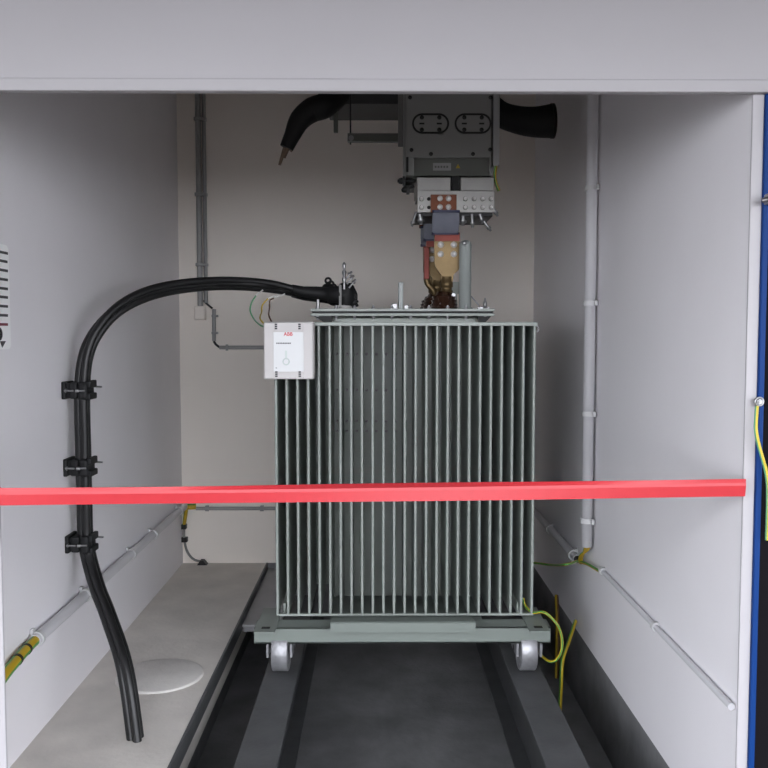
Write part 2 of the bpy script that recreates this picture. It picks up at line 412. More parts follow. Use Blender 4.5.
# low voltage bushings with brass flag clamps
def lv_set(Y, dx, first):
    s = Y / 4.15
    c = at(446.5, 300, 4.15); X = c.x + dx
    z = lambda v: at(446, v, 4.15).z
    b = MB()
    b.lathe((X - .012, Y, zc1 - .002), (0, 0, 1), [(0, .068), (.012, .068), (.014, .062), (.028, .066), (.032, .058), (.046, .063), (.05, .054), (.064, .058), (.07, .044), (.088, .036), (.09, .02)], 28)
    bs = b.build('low_voltage_bushing', M['porcelain'], T)
    b = MB()
    b.lathe((X, Y, z(293)), (0, 0, 1), [(0, .03), (.012, .03), (.014, .026), (.026, .026), (.028, .031), (.05, .031), (.054, .027), (.08, .025)], 20)
    u2x = lambda u: X + (u - 445.5) / (F / 4.15) * 1.0
    out = [(433, 236.5), (458.3, 236.5), (458.3, 266), (457, 270.5), (452.5, 274.5), (451, 284), (441, 284), (439.8, 275), (435, 268), (433.3, 264)]
    b.prism([(u2x(u), Y - .012, z(v)) for u, v in out], (0, .024, 0))
    cl = b.build('terminal_clamp', M['brass'], bs)
    tag(cl, 'brass flag clamp with four bolts')
    for u in (439.3, 452.3):
        for v in (245, 254.3):
            b = MB(); b.lathe((u2x(u), Y - .012, z(v)), (0, -1, 0), [(0, .0155), (.002, .0155), (.0025, .0125), (.009, .0115), (.0125, .008), (.014, .001)], 14)
            tag(b.build('clamp_bolt', M['bare'], bs), 'bright bolt head')
    return X, Y, u2x, z
LV = [lv_set(4.15, 0, True), lv_set(4.42, -.025, False), lv_set(4.69, -.025, False)]
# red side strip beside the second clamp
X2, Y2, ux2, z2 = LV[1]
b = MB(); q0, q1 = at(424.3, 247, 4.36), at(429.3, 279, 4.36)
b.box((q0.x, 4.36, q1.z), (q1.x, 4.43, q0.z), .003); tag(b.build('phase_plate', M['copper_red'], T), 'red copper plate edge')
b = MB(); a_, b_ = at(426.5, 279, 4.39), at(434, 292, 4.39)
b.tube([a_, at(428, 284, 4.39), b_, Vector((b_.x + .02, 4.41, zc1 + .04))], .016, 10); b.build('bushing_strap', M['brass'], T)

# high voltage bushings (under the elbows)
HVX, HVZ = at(343.5, 295.3, 4.20).x, at(343.5, 295.3, 4.20).z
HVY = (4.20, 4.46, 4.72)
for y in HVY:
    b = MB(); b.lathe((HVX, y, zc1 - .001), (0, 0, 1), [(0, .052), (.008, .052), (.009, .042), (.016, .042), (.018, .034), (.022, .034)], 24)
    b.box((HVX - .05, y - .05, zc1), (HVX + .05, y + .05, zc1 + .006), .002)
    b.build('high_voltage_bushing', M['bare'], T)
# earthing studs on the first bushing
b = MB(); q = at(344.2, 283, 4.12)
zz = [283, 279, 277, 272, 270, 266, 264, 262]; rr = [.006, .012, .006, .012, .005, .009, .009, .003]
b.lathe((q.x, 4.12, q.z), (0, 0, 1), [(at(344, v, 4.12).z - q.z, r) for v, r in zip(zz, rr)], 12)
b.cyl((q.x, 4.12, q.z - .03), (q.x, 4.12, q.z), .006)
for du, dv, L in ((5, 275, .04), (7, 279, .03), (9, 283, .02)):
    p0 = at(344 + du - 4, dv + 5, 4.16); p1 = at(344 + du, dv, 4.16); b.cyl(p0, p1, .005, 8); b.lathe(p1, (p1 - p0), [(0, .01), (.008, .01), (.012, .005), (.02, .006), (.024, .001)], 10)
b.build('earthing_stud', M['galv'], T)

# ================================================================ POWER CABLES
CR = .0168
def cable(k, off, label):
    """off: sideways shift within the bundle"""
    Ye = HVY[k]
    ox, oy, oz = off
    t = thing('power_cable', label, 'cable', atz(133, 690, 0) + Vector((ox, oy, 0)), 'black high-voltage cables on the left wall')
    end_x = at(303, 286, 4.15).x
    P = []
    for (u, v, Y, wx, wz) in ((143, 745, 3.18, 1, 0), (125, 672, 3.16, 1, 0), (107.5, 616, 3.30, 1, 0), (97.5, 590, 3.40, 1, 0), (89, 561, 3.48, 1, 0), (85, 538, 3.5, 1, 0), (83.8, 500, 3.5, 1, 0), (82.6, 450, 3.5, 1, 0), (81.6, 390, 3.5, 1, 0),
                              (85.5, 355, 3.51, .9, .3), (97, 330, 3.54, .75, .6), (117, 309, 3.6, .5, .8), (145, 294.5, 3.7, .3, 1), (180, 286.5, 3.83, .1, 1), (225, 283.3, 3.98, 0, 1), (270, 286.3, 4.1, 0, 1)):
        p = at(u, v, Y) + Vector((ox * wx, oy, oz * wz))
        if P == []: p.z = -.1; p.x = at(141, 730, 3.12).x + ox; p.y = 3.08 + oy
        P.append(p)
    P.append(Vector((end_x, (4.12 * 2 + Ye) / 3, HVZ + .008 + oz * .5))); P.append(Vector((end_x + .06, Ye, HVZ + .003)))
    b = MB(); b.tube(P, CR, 14, sub=6); b.build('sheath', M['rubber'], t)
    # stress cone and elbow
    b = MB(); E0 = P[-2]; E1 = Vector((HVX, Ye, HVZ))
    b.tube([P[-3] * .35 + E0 * .65, E0, E0.lerp(E1, .3), E0.lerp(E1, .62), E0.lerp(E1, .63), E1 + Vector((.02, 0, 0))], [CR * 1.25, .026, .031, .035, .041, .043], 18, False)
    el = b.build('elbow_connector', M['rubber_mat'], t)
    b = MB(); hz = HVZ + .062 - zc1 - .02; b.lathe((HVX + .012, Ye, zc1 + .02), (0, 0, 1), [(0, .036), (.02, .042), (.04, .045), (hz * .7, .046), (hz * .85, .04), (hz * .95, .03), (hz, .015), (hz + .001, .001)], 24)
    for j in range(5):
        a0 = -.034 + j * .021
        b.obox((HVX + .052 - max(0, j - 1) * .007, Ye, HVZ + a0), (1, 0, .5), (0, 1, 0), (-.5, 0, 1), .022, .04, .012)
    b.build('cap', M['rubber_mat'], el)
    b = MB(); q = Vector((HVX - .075, Ye, HVZ + .035))
    b.lathe(q, (0, 0, 1), [(0, .034), (.012, .028), (.02, .02), (.022, .012), (.03, .012)], 16)
    b.tube([q + Vector((.013 * math.cos(a), 0, .036 + .013 * math.sin(a))) for a in [math.radians(d) for d in range(0, 361, 30)]], .0055, 8)
    b.build('pulling_eye', M['rubber_mat'], el)
    b = MB(); b.box((HVX - .02, Ye - .050, zc1 + .006), (HVX - .008, Ye - .045, HVZ + .048)); b.build('hold_down_strap', M['boxgrey'], el)
    return P
cable(0, (.013, -.014, .014), 'black power cable along the upper edge of the arching bundle')
cable(1, (.012, .019, -.014), 'black power cable along the lower edge of the arching bundle')
cable(2, (-.014, 0, .0), 'black power cable running in the middle of the arching bundle')

# clamps on the left wall
for v, u, lab in ((390, 77, 'black cable clamp on the left wall, topmost of three, above the red belt'),
             (466.5, 79.5, 'black cable clamp on the left wall just above the red belt'),
             (542.5, 82, 'black cable clamp on the left wall below the red belt')):
    p = at(u, v, 3.5); zc = p.z; cxx = at(82.4 + (v - 390) * .012, v, 3.5).x
    t = thing('cable_clamp', lab, 'clamp', (XL, 3.5, zc), 'black cable clamps up the left wall')
    b = MB(); b.box((XL, 3.455, zc - .036), (XL + .016, 3.56, zc + .036), .004); b.box((XL + .016, 3.462, zc - .03), (cxx - .025, 3.476, zc + .03), .003); b.box((XL + .016, 3.539, zc - .03), (cxx - .025, 3.553, zc + .03), .003)
    b.build('bracket', M['clamp'], t)
    b = MB(); b.box((cxx - .044, 3.457, zc - .034), (cxx - .006, 3.545, zc + .034), .010, 3); b.build('rear_shell', M['clamp'], t)
    b = MB(); b.box((cxx - .004, 3.45, zc - .038), (cxx + .034, 3.552, zc + .036), .012, 3); b.box((cxx + .028, 3.46, zc + .010), (cxx + .046, 3.545, zc + .040), .005); b.box((cxx + .028, 3.46, zc - .038), (cxx + .046, 3.545, zc - .012), .005)
    b.build('front_shell', M['clamp'], t)
    b = MB(); b.cyl((cxx - .052, 3.446, zc), (cxx - .018, 3.446, zc), .004, 8); b.bolt((cxx - .046, 3.446, zc), (-1, 0, 0), .007, .006); tag(b.build('clamp_bolt', M['galv'], t), 'zinc clamp bolt')
    b = MB(); b.cyl((cxx - .010, 3.445, zc), (cxx + .030, 3.445, zc + .001), .004, 8); b.lathe((cxx - .008, 3.445, zc), (1, 0, 0), [(0, .007), (.012, .007), (.013, .004)], 8); tag(b.build('clamp_bolt', M['galv'], t), 'zinc clamp bolt')
    b = MB(); b.cyl((cxx + .02, 3.55, zc + .012), (cxx + .064, 3.55, zc + .010), .004, 8); tag(b.build('clamp_bolt', M['galv'], t), 'zinc clamp bolt end')

# earth leads dropping from the cables to the control box
def wire(name, path, r, m, label, cat, group=None, stripe=None, bare=None):
    b = MB(); b.tube(path, r, 12, stripe=stripe)
    o = b.build(name, m); tag(o, label, cat, group)
    return o
ew = [([(263, 290), (256, 295.5), (251.5, 303), (250.3, 311), (254, 319), (263, 325), (268, 327)], M['green_wire'], 'thin green earth wire, leftmost of three looping behind the control box'),
      ([(279, 294.5), (268, 298.5), (262.5, 305), (261.5, 312), (264, 319), (269, 325)], M['ochre'], 'thin ochre earth wire, middle of three looping behind the control box'),
      ([(285, 294), (274, 298), (269.8, 301), (269.5, 308), (272.5, 316), (277, 325)], M['brown_wire'], 'thin brown earth wire, rightmost of three looping behind the control box')]
for pts, m, lab in ew:
    P = [at(u, v, 3.98 - .014 * max(0, i - 2)) for i, (u, v) in enumerate(pts)]
    P[-1].y = 3.79; P[-2].y = 3.82
    t = thing('earth_wire', lab, 'wire', P[-1], 'thin earth wires above the control box')
    b = MB(); b.tube(P[1:], .0036, 8); b.build('insulation', m, t)
    b = MB(); b.tube([P[0], P[1]], .0034, 8, False); tag(b.build('bare_end', M['bare'], t), 'pale braided end')

# ================================================================ CONTROL BOX
q0, q1 = at(262.9, 321.6, 3.69), at(313.6, 379.6, 3.69)
bw = q1.x - q0.x; bh = q0.z - q1.z; bx, bz = q0.x, q1.z
K = thing('control_box', 'off-white plastic control box hung on the upper left corner of the fins', 'control box', (bx + bw / 2, 3.74, bz))
b = MB(); b.box((bx, 3.705, bz), (bx + bw, 3.788, bz + bh), .006, 3); b.build('housing', M['boxwhite'], K)
b = MB(); b.box((bx + .002, 3.69, bz + .002), (bx + bw - .002, 3.706, bz + bh - .002), .007, 3); lid = b.build('lid', M['boxwhite'], K)
U = lambda u: bx + (u - 264.2) / 50.1 * bw
V = lambda v: bz + bh - (v - 322) / 58 * bh
b = MB(); b.box((U(274.5), 3.6885, V(372)), (U(304.5), 3.6905, V(332.5)), .0006, 1); st = b.build('sticker', M['sticker'], K)
b = MB(); b.box((U(274.5), 3.687, V(380) + .004), (U(304.5), 3.6905, V(373)), .001, 1); b.build('lid_band', M['boxwhite'], K)
b = MB(); b.box((U(274.5), 3.687, V(331.5)), (U(304.5), 3.6905, V(322) - .004), .001, 1); b.build('lid_band', M['boxwhite'], K)
for u in (277.3, 300.6):
    for va, vb in ((324, 330.3), (371.6, 377.4)):
        b = MB()
        for j in range(3): b.box((U(u - 1.2), 3.684, V(va + j * 2.1 + 1.5)), (U(u + 1.2), 3.688, V(va + j * 2.1)))
        tag(b.build('screw_slot', M['dark_ink'], K), 'dark screw slot')
text_mesh('logo', 'ABB', (U(289.3), 3.6883, V(334.6)), .0215, M['red_ink'], st, bold=True)
b = MB(); 
for j in range(9): b.box((U(277.3 + j * 1.65), 3.6878, V(344.1)), (U(278.6 + j * 1.65), 3.6886, V(343.0)))
b.build('text_line', M['dark_ink'], st)
b = MB(); b.lathe((U(287), 3.6886, V(362)), (0, -1, 0), [(0, .016), (.0006, .016), (.0006, .011), (0, .011)], 20); b.box((U(286), 3.688, V(359)), (U(288), 3.6886, V(351)))
b.build('symbol', M['ink_green'], st)
b = MB(); b.box((U(276.5), 3.688, V(368.6)), (U(278), 3.6886, V(368))); b.build('text_line', M['dark_ink'], st)

# ================================================================ BUSBAR TRUNKING HEAD ABOVE
YX = 4.10
p = lambda u, v, Y=YX: at(u, v, Y)
zt0, zb0 = ZC, p(450, 172).z
x0, x1 = p(406.5, 130).x, p(491.5, 130).x
K = thing('busbar_box', 'grey sheet-metal busbar box hanging above the transformer with two oval covers', 'busbar box', ((x0 + x1) / 2, YX + .2, p(450, 215).z))
zr_t, zr_b = p(450, 157.5).z, p(450, 175.5).z
b = MB(); b.box((x0, YX, zr_t), (x1, YX + .5, zt0), .003)
b.box((x0, YX, zr_b), (p(414, 165).x, YX + .5, zr_t), .002); b.box((p(489.5, 165).x, YX, zr_b), (x1, YX + .5, zr_t), .002)
b.box((x0, YX + .05, zr_b), (x1, YX + .5, zr_t)); body = b.build('housing', M['boxgrey'], K)
b = MB(); b.box((p(414, 165).x, YX + .035, zr_b), (p(489.5, 165).x, YX + .05, zr_t)); b.box((p(414, 165).x, YX + .004, zr_b), (p(489.5, 165).x, YX + .05, zr_b + .012), .001)
b.build('recess_panel', M['boxgrey2'], K)
b = MB(); b.box((p(493, 130).x, YX - .004, p(450, 166).z), (p(499.5, 130).x, YX + .3, zt0), .002); b.build('side_flange', M['pipe_dim'], K)
b = MB(); b.box((p(404.3, 130).x, YX + .02, p(450, 176).z), (x0, YX + .2, zt0), .001); b.build('side_flange', M['boxgrey'], K)
def stadium(cx, cz, w, h, n=12):
    r = h / 2; d = w / 2 - r; out = []
    for s_, a0 in ((1, -90), (-1, 90)):
        for k in range(n + 1):
            a = math.radians(a0 + 180 * k / n); out.append((cx + s_ * d + r * math.cos(a), cz + r * math.sin(a)))
    return out
for u0, u1 in ((412, 449), (454.5, 491.3)):
    a, c = p(u0, 113.5), p(u1, 134); cx_, cz_ = (a.x + c.x) / 2, (a.z + c.z) / 2; w, h = c.x - a.x, a.z - c.z
    b = MB(); b.prism([(x, YX - .003, z) for x, z in stadium(cx_, cz_, w, h)], (0, .003, 0)); ov = b.build('oval_cover', M['boxgrey'], K)
    b = MB(); o1, o2 = stadium(cx_, cz_, w, h), stadium(cx_, cz_, w - .018, h - .018)
    n = len(o1); vs = [(x, YX - .006, z) for x, z in o1] + [(x, YX - .006, z) for x, z in o2] + [(x, YX - .002, z) for x, z in o1] + [(x, YX - .002, z) for x, z in o2]
    fs = []
    for i in range(n):
        j = (i + 1) % n
        fs += [(i, j, n + j, n + i), (i, 2 * n + i, 2 * n + j, j), (n + i, n + j, 3 * n + j, 3 * n + i)]
    b.faces(vs, fs); tag(b.build('seal', M['black'], ov), 'black rubber seal')
    for su in (-1, 1):
        for sv in (-1, 1):
            b = MB(); b.bolt((cx_ + su * w * .235, YX - .003, cz_ + sv * h * .30), (0, -1, 0), .0075, .006); b.build('screw', M['bolt_dark'], ov)
        b = MB(); b.box((cx_ + su * w * .235 - .012, YX - .0045, cz_ - .004), (cx_ + su * w * .235 + .012, YX - .003, cz_ + .004), .0005, 1); b.build('screw', M['bolt_dark'], ov)
for u, v in ((411.5, 150), (492, 149.5), (431, 154), (473, 154), (410, 97.5), (491, 97.5)):
    q = p(u, v); b = MB(); b.bolt((min(q.x, x1 - .006), YX, q.z), (0, -1, 0), .007, .006); b.build('screw', M['bolt_dark'], K)
b = MB(); a, c = p(433, 163, YX + .034), p(451, 170.5, YX + .034); b.box((a.x, YX + .033, c.z), (c.x, YX + .036, a.z)); lb = b.build('nameplate', M['pipe_dim'], K)
b = MB()
for j in range(5): b.box((a.x + .008 + j * .014, YX + .0322, c.z + .012), (a.x + .017 + j * .014, YX + .0332, c.z + .022))
b.build('text_line', M['boxgrey2'], lb)
b = MB(); q = p(458, 166.5, YX + .034); b.prism([(q.x - .011, YX + .033, q.z - .008), (q.x + .011, YX + .033, q.z - .008), (q.x, YX + .033, q.z + .012)], (0, .003, 0)); b.build('warning_mark', M['ochre'], K)
# dark link bar on the left edge
b = MB(); a, c = p(404.5, 157, YX - .01), p(408.5, 172, YX - .01); b.box((a.x + .008, YX - .012, c.z), (c.x, YX - .002, a.z), .002); b.build('latch', M['bolt_dark'], K)
# insulator / aluminium blocks
for u0, u1 in ((417, 450.8), (460.5, 494)):
    a, c = p(u0, 177, YX - .03), p(u1, 191, YX - .03)
    b = MB(); b.box((a.x, YX - .03, c.z), (c.x, YX + .3, a.z), .004); tag(b.build('connection_block', M['tin'], K), 'pale aluminium block')
b = MB(); a, c = p(451.5, 175, YX + .02), p(460, 192, YX + .02); b.box((a.x, YX + .02, c.z), (c.x, YX + .2, a.z)); b.build('spacer', M['black'], K)
a, c = p(417.5, 190.5, YX - .05), p(494.5, 212.5, YX - .05)
b = MB(); b.box((a.x, YX - .05, c.z), (c.x, YX - .035, a.z), .002); b.box((a.x, YX - .035, a.z - .02), (c.x, YX + .25, a.z), .002)
plate = b.build('busbar_plate', M['tin'], K); tag(plate, 'tinned plate drilled with two rows of bolts')
for u in (421.5, 428.8, 465.3, 474, 482.6, 491):
    for v in (199, 207.5):
        q = p(u, v, YX - .05); b = MB()
        if u == 428.8: b.lathe(q, (0, -1, 0), [(0, .0085), (.001, .0085), (.001, .001)], 12); b.build('hole', M['bolt_dark'], plate)
        else: b.bolt(q, (0, -1, 0), .0085, .014, head=1); b.build('bolt', [M['bolt_grey'], M['bare']], plate)
# lower hardware behind plate
b = MB(); a, c = p(415, 212, YX), p(492, 217, YX); b.box((a.x, YX - .02, c.z), (c.x, YX + .3, a.z), .002); b.build('lower_plate', M['bolt_dark'], K)
for (ua, va, ub, vb, r) in ((472, 214, 472.5, 225, .0075), (484, 221, 489.5, 229, .006), (416, 212, 412.5, 224, .006), (492, 205, 496.5, 214, .006), (463, 216, 463, 223, .01), (480, 214, 482, 221, .008), (420, 214, 421, 222, .01)):
    A, B_ = p(ua, va, YX - .02), p(ub, vb, YX - .02); b = MB(); b.cyl(A, B_, r, 8); b.lathe(B_, (B_ - A), [(-.012, r * 1.7), (0, r * 1.7), (.001, r), (.012, r * .8)], 8); b.build('stud', M['galv'], K)
for (ua, va, ub, vb) in ((400, 181, 416, 181), (404, 190, 414, 186)):
    A, B_ = p(ua, va, YX), p(ub, vb, YX); b = MB(); b.cyl(A, B_, .007, 8); b.lathe(A, (A - B_), [(-.02, .014), (-.006, .016), (.004, .013), (.012, .006)], 10); b.box((A.x + .012, YX - .012, A.z - .02), (A.x + .026, YX + .012, A.z + .02)); b.build('side_bolt', M['bolt_dark'], K)

# yellow-green wire on right side of the box
A = p(496, 166); wire('bonding_wire', [A, p(494.8, 175), p(496, 183), p(499, 191)], .0075, [M['ochre'], M['yg_green']], 'short yellow-green bonding wire beside the bolted busbar plate', 'wire', None, True)

# flexible links from busbar plate to clamps
for i, (X, Y, ux, zf) in enumerate(LV):
    yb = Y - YX - .05
    Yp = YX - .062 if i == 0 else Y - .06
    lab = ('blue-grey sleeved flexible link down to the nearest brass clamp', 'blue-grey sleeved flexible link to the second brass clamp, half hidden behind the nearest', 'blue-grey sleeved flexible link to the rearmost brass clamp, mostly hidden')[i]
    t = thing('flexible_link', lab, 'flexible link', (X, Y, zf(240)), 'flexible copper links to the low-voltage clamps')
    du = 0 if i == 0 else X - LV[0][0]
    a, c = at(430.8, 194.5, YX - .062), at(456.5, 212.5, YX - .062)
    b = MB(); b.box((a.x + du, Yp, c.z), (c.x + du, Yp + .012, a.z), .001); fl = b.build('copper_flag', M['copper'], t)
    for u in (440, 448.5):
        for v in (198.5, 207):
            q = at(u, v, YX - .062); b = MB(); b.lathe((q.x + du, Yp, q.z), (0, -1, 0), [(0, .0135), (.002, .0135), (.0025, .011), (.009, .010), (.011, .006), (.012, .001)], 12); tag(b.build('flag_bolt', M['bare'], fl), 'bright bolt')
    # sleeve: bowed rounded slab from the flag down to the clamp top
    prof = [(213.5, -.002, 25), (216, -.006, 26), (221, -.012, 26.5), (226, -.012, 26.5), (230, -.006, 26), (233, .0, 25)]
    rings = []
    yt, y2 = Yp + .006, Y - .02
    for j, (v, dy, wpx) in enumerate(prof):
        f_ = j / (len(prof) - 1); cy = yt + (y2 - yt) * f_ + dy
        q = at(445 + .6 * f_, v, YX); w = wpx / F * YX / 2 * 1.02; d = .02
        rings.append([Vector((q.x + du + w * math.copysign(abs(math.cos(a)) ** .35, math.cos(a)), cy + d * math.copysign(abs(math.sin(a)) ** .6, math.sin(a)), q.z)) for a in [2 * math.pi * k / 24 for k in range(24)]])
    b = MB(); b.rings(rings); sl = b.build('sleeve', M['sleeve'], t)
    for jj in (0, len(rings) - 1):
        b = MB(); cc = sum(rings[jj], Vector((0, 0, 0))) / 24
        b.rings([[cc + (v - cc) * 1.07 + Vector((0, 0, -.006)) for v in rings[jj]], [cc + (v - cc) * 1.07 + Vector((0, 0, .006)) for v in rings[jj]]]); tag(b.build('tape_band', M['navy'], sl), 'navy tape band')
    b = MB(); a, c = at(433, 235, Y), at(458, 241, Y)
    b.box((ux(433.3), Y - .024, zf(241.5)), (ux(458), Y - .0125, zf(233)), .001); tag(b.build('lower_flag', M['copper_red'], t), 'reddish copper end')

# dark cable duct at the left of the box
YD = 4.55
a, c = at(326, 85, YD), at(404, 104, YD)
K = thing('cable_duct', 'dark sheet-metal duct under the ceiling left of the busbar box', 'duct', ((a.x + c.x) / 2, YD + .2, c.z))
b = MB(); b.box((a.x, YD, c.z), (c.x, YD + .35, ZC), .004); b.build('duct_body', M['duct'], K)
b = MB(); s0, s1 = at(333.5, 100, YD - .05), at(338, 132.5, YD - .05); b.box((s0.x, YD - .05, s1.z), (s1.x, YD - .03, ZC), .003); b.box((s0.x, YD - .05, c.z + .02), (s1.x, YD, c.z + .06)); b.build('hanger_strut', M['boxgrey2'], K)
K = thing('trapeze_hanger', 'thin bar hung on a threaded rod below the dark duct', 'hanger', at(377, 141, 4.4))
a, c = at(347.5, 133, 4.4), at(405.5, 141.5, 4.4)
b = MB(); b.box((a.x, 4.4, c.z), (c.x, 4.44, a.z), .003); b.build('crossbar', M['boxgrey2'], K)
q = at(350.5, 138, 4.42); b = MB(); b.cyl((q.x, 4.42, c.z - .012), (q.x, 4.42, ZC), .004, 8); b.build('threaded_rod', M['bolt_dark'], K)
b = MB(); b.bolt((q.x + .004, 4.4, at(352, 138, 4.4).z), (0, -1, 0), .010, .008); b.build('nut', M['galv'], K)
# end bracket joins bar to the busbar box
a, c = at(398, 92, 4.4), at(405.5, 147, 4.4)
b = MB(); b.box((a.x, 4.385, c.z), (c.x, 4.4, ZC), .003); b.build('end_plate', M['boxgrey'], K)

# thick black hoses
def hose(path, r, label, name='ribbed_hose'):
    t = thing(name, label, 'hose', path[-1], None)
    b = MB(); b.tube(path, r, 16, sub=10); b.build('hose_body', M['rubber_mat'], t); return t
YH = 4.5
P = [at(345, 86, YH + .1), at(327, 104, YH), at(312, 110, YH), at(300, 120, YH), at(292, 136, YH), at(286.5, 148, YH)]
t = hose(P, [.066, .066, .064, .056, .042, .036], 'thick black hose bending down to a frayed end left of the duct')
b = MB()
for (u0, v0, u1, v1, r) in ((285, 148, 279.5, 165, .012), (288, 148, 284.5, 158, .010), (295, 138, 291, 152, .008)):
    b.cyl(at(u0, v0, YH), at(u1, v1, YH), r, 8, r * .6)
tag(b.build('frayed_end', M['fray'], t), 'dull brown frayed end')
P = [at(480, 96, YH), at(499, 113, YH), at(516, 119.5, YH), at(534, 122, YH), at(553, 121, YH)]
t = hose(P, [.062, .064, .07, .078, .088], 'thick black hose with a cut end right of the busbar box')
b = MB(); d = (P[-1] - P[-2]).normalized(); b.lathe(P[-1] - d * .012, d, [(0, .0895), (.016, .0895), (.016, .072), (.006, .07), (.006, .001)], 24); b.build('cut_rim', M['rubber'], t)

# ================================================================ CONDUITS
def clip_on_wall(c, axis, n, r, m, parent, arm=True):
    """saddle clip around a conduit at c; axis = conduit direction, n = towards room"""
    c, axis, n = Vector(c), Vector(axis).normalized(), Vector(n).normalized(); s = axis.cross(n)
    b = MB(); w = .022
    pts_o, pts_i = [], []
    for k in range(13):
        a = math.radians(-20 + 220 * k / 12); d = s * math.cos(a) + n * math.sin(a)
        pts_o.append(c + d * (r + .006)); pts_i.append(c + d * (r + .0005))
    b.prism([q - axis * w / 2 for q in pts_o + pts_i[::-1]], axis * w)
    b.obox(c - n * (r * .75), s, axis, n, r * 3.2, w, r * .5)
    return b.build('clip', m, parent)
# right vertical conduit
r = .0255; xx = XR - r - .012
yv = atx(589.3, 350, xx).y
K = thing('vertical_conduit', 'tall grey conduit clipped upright on the right wall with wires emerging below', 'conduit', (xx, yv, atx(588, 548, xx).z))
zb = atx(588, 548, xx).z
b = MB(); b.lathe((xx, yv, zb), (0, 0, 1), [(0, r - .003), (0, r), (ZC - zb, r)], 24); b.build('pipe', M['pipe'], K)
for v in (188, 303, 415, 525): clip_on_wall((xx, yv, atx(592, v, xx).z), (0, 0, 1), (-1, 0, 0), r, M['clip'], K)
# lower conduits on the right wall
r2 = .021
A, B_ = atx(530, 508, XR - r2), atx(578, 556, XR - r2)
K = thing('lower_conduit', 'grey conduit low on the right wall behind the upright conduit', 'conduit', (XR - r2, B_.y, A.z), 'grey conduits low along the walls')
zc_ = (A.z + B_.z) / 2
b = MB(); b.cyl((XR - r2 - .004, YB - .02, zc_), (XR - r2 - .004, B_.y, zc_), r2, 18); b.lathe((XR - r2 - .004, B_.y + .0005, zc_), (0, -1, 0), [(0, r2), (.001, r2), (.001, r2 - .003), (-.02, r2 - .003)], 18); b.build('pipe', M['pipe'], K)
b = MB(); b.lathe((XR - r2 - .004, B_.y, zc_), (0, -1, 0), [(0, .001), (0, r2 - .003), (.0015, r2 - .003), (.0015, .001)], 16); b.build('pipe_mouth', M['black'], K)
for u, v in ((551, 524), (574, 548)):
    y = atx(u, v + 3, XR - r2).y; clip_on_wall((XR - r2 - .004, y, zc_), (0, 1, 0), (-1, 0, 0), r2, M['clip'], K)
A, B_ = atx(600, 571, XR - .014), atx(700, 671, XR - .014)
zc2 = (A.z + B_.z) / 2; r3 = .0105
K = thing('lower_conduit', 'grey conduit low on the right wall running towards the doorway', 'conduit', (XR - r3, 2.6, zc2), 'grey conduits low along the walls')
b = MB(); b.cyl((XR - r3 - .002, A.y, zc2), (XR - r3 - .002, YF + .02, zc2), r3, 18); b.build('pipe', M['pipe'], K)
for u, v in ((603, 570), (656, 619)):
    y = atx(u, v + 4, XR - r3).y; clip_on_wall((XR - r3 - .002, y, zc2), (0, 1, 0), (-1, 0, 0), r3, M['clip'], K)
# left lower conduit
A, B_ = atx(178, 512, XL + .02), atx(33, 640, XL + .02)
zl = (A.z + B_.z) / 2; r4 = .0225
K = thing('lower_conduit', 'grey conduit low on the left wall behind the black cables', 'conduit', (XL + r4, 4.0, zl), 'grey conduits low along the walls')
ye = atx(33, 644, XL + .02).y
b = MB(); b.cyl((XL + r4 + .003, YB - .03, zl), (XL + r4 + .003, ye, zl), r4, 20); b.build('pipe', M['pipe'], K)
for u, v in ((178, 512), (152, 533), (130, 552), (84, 592), (36, 640)):
    y = atx(u, v, XL + .02).y; clip_on_wall((XL + r4 + .003, max(y, ye + .02), zl), (0, 1, 0), (1, 0, 0), r4, M['clip'], K)
# yellow-green cable out of its end
b = MB(); cxl = XL + r4 + .003
P = [Vector((cxl, ye + .04, zl)), Vector((cxl, ye - .05, zl - .002)), Vector((cxl + .002, ye - .16, zl - .01)), Vector((cxl + .004, ye - .3, zl - .03)), Vector((cxl + .004, ye - .42, zl - .08))]
K = thing('earth_cable', 'fat yellow-green earth cable leaving the left wall conduit near the doorway', 'cable', P[0])
b.tube(P, .019, 18, stripe=True); b.build('insulation', [M['ochre'], M['yg_green']], K)
for k, m in ((0, 'a'), (1, 'b')):
    q = P[1].lerp(P[2], .15 + k * .75); b = MB(); b.cyl(q, q + (P[2] - P[1]).normalized() * .014, .0205, 16); b.build('tape_band', M['black'], K)

# back wall: low conduit
q0, q1 = at(196, 508.5, YB - .015), at(345, 508.5, YB - .015)
K = thing('lower_conduit', 'thin grey conduit low along the back wall behind the transformer', 'conduit', q0, 'grey conduits low along the walls')
b = MB(); b.cyl(q0, Vector((.98, q0.y, q0.z)), .012, 14); b.build('pipe', M['pipe_dim'], K)
for u in (207, 262):
    q = at(u, 508.5, YB - .015); clip_on_wall(q, (1, 0, 0), (0, -1, 0), .012, M['pipe_dim'], K)
K = thing('earth_connection', 'yellow-green earth cable stub in the back left corner with a drop wire', 'cable', at(200, 562, YB - .03))
b = MB(); b.tube([at(182, 507, YB - .03), at(188, 506.8, YB - .035), at(196, 506.5, YB - .03)], .019, 14, stripe=True); b.build('insulation', [M['ochre'], M['yg_green']], K)
b = MB(); b.tube([at(186.5, 508, YB - .04), at(185, 518, YB - .03), at(184, 526, YB - .025)], .012, 10, stripe=True); b.build('drop_insulation', [M['ochre'], M['yg_green']], K)
b = MB(); b.tube([at(184, 526, YB - .025), at(184.3, 540, YB - .025), at(187.5, 552, YB - .025), at(194, 559.5, YB - .025), at(204, 562, YB - .03)], .008, 10); b.build('drop_wire', M['boxgrey'], K)
for u, v in ((183.5, 526.5), (184.5, 539.5)):
    q = at(u, v, YB - .02); b = MB(); b.box((q.x - .024, YB - .04, q.z - .016), (q.x + .02, YB, q.z + .016), .004); b.build('clip', M['bolt_dark'], K)
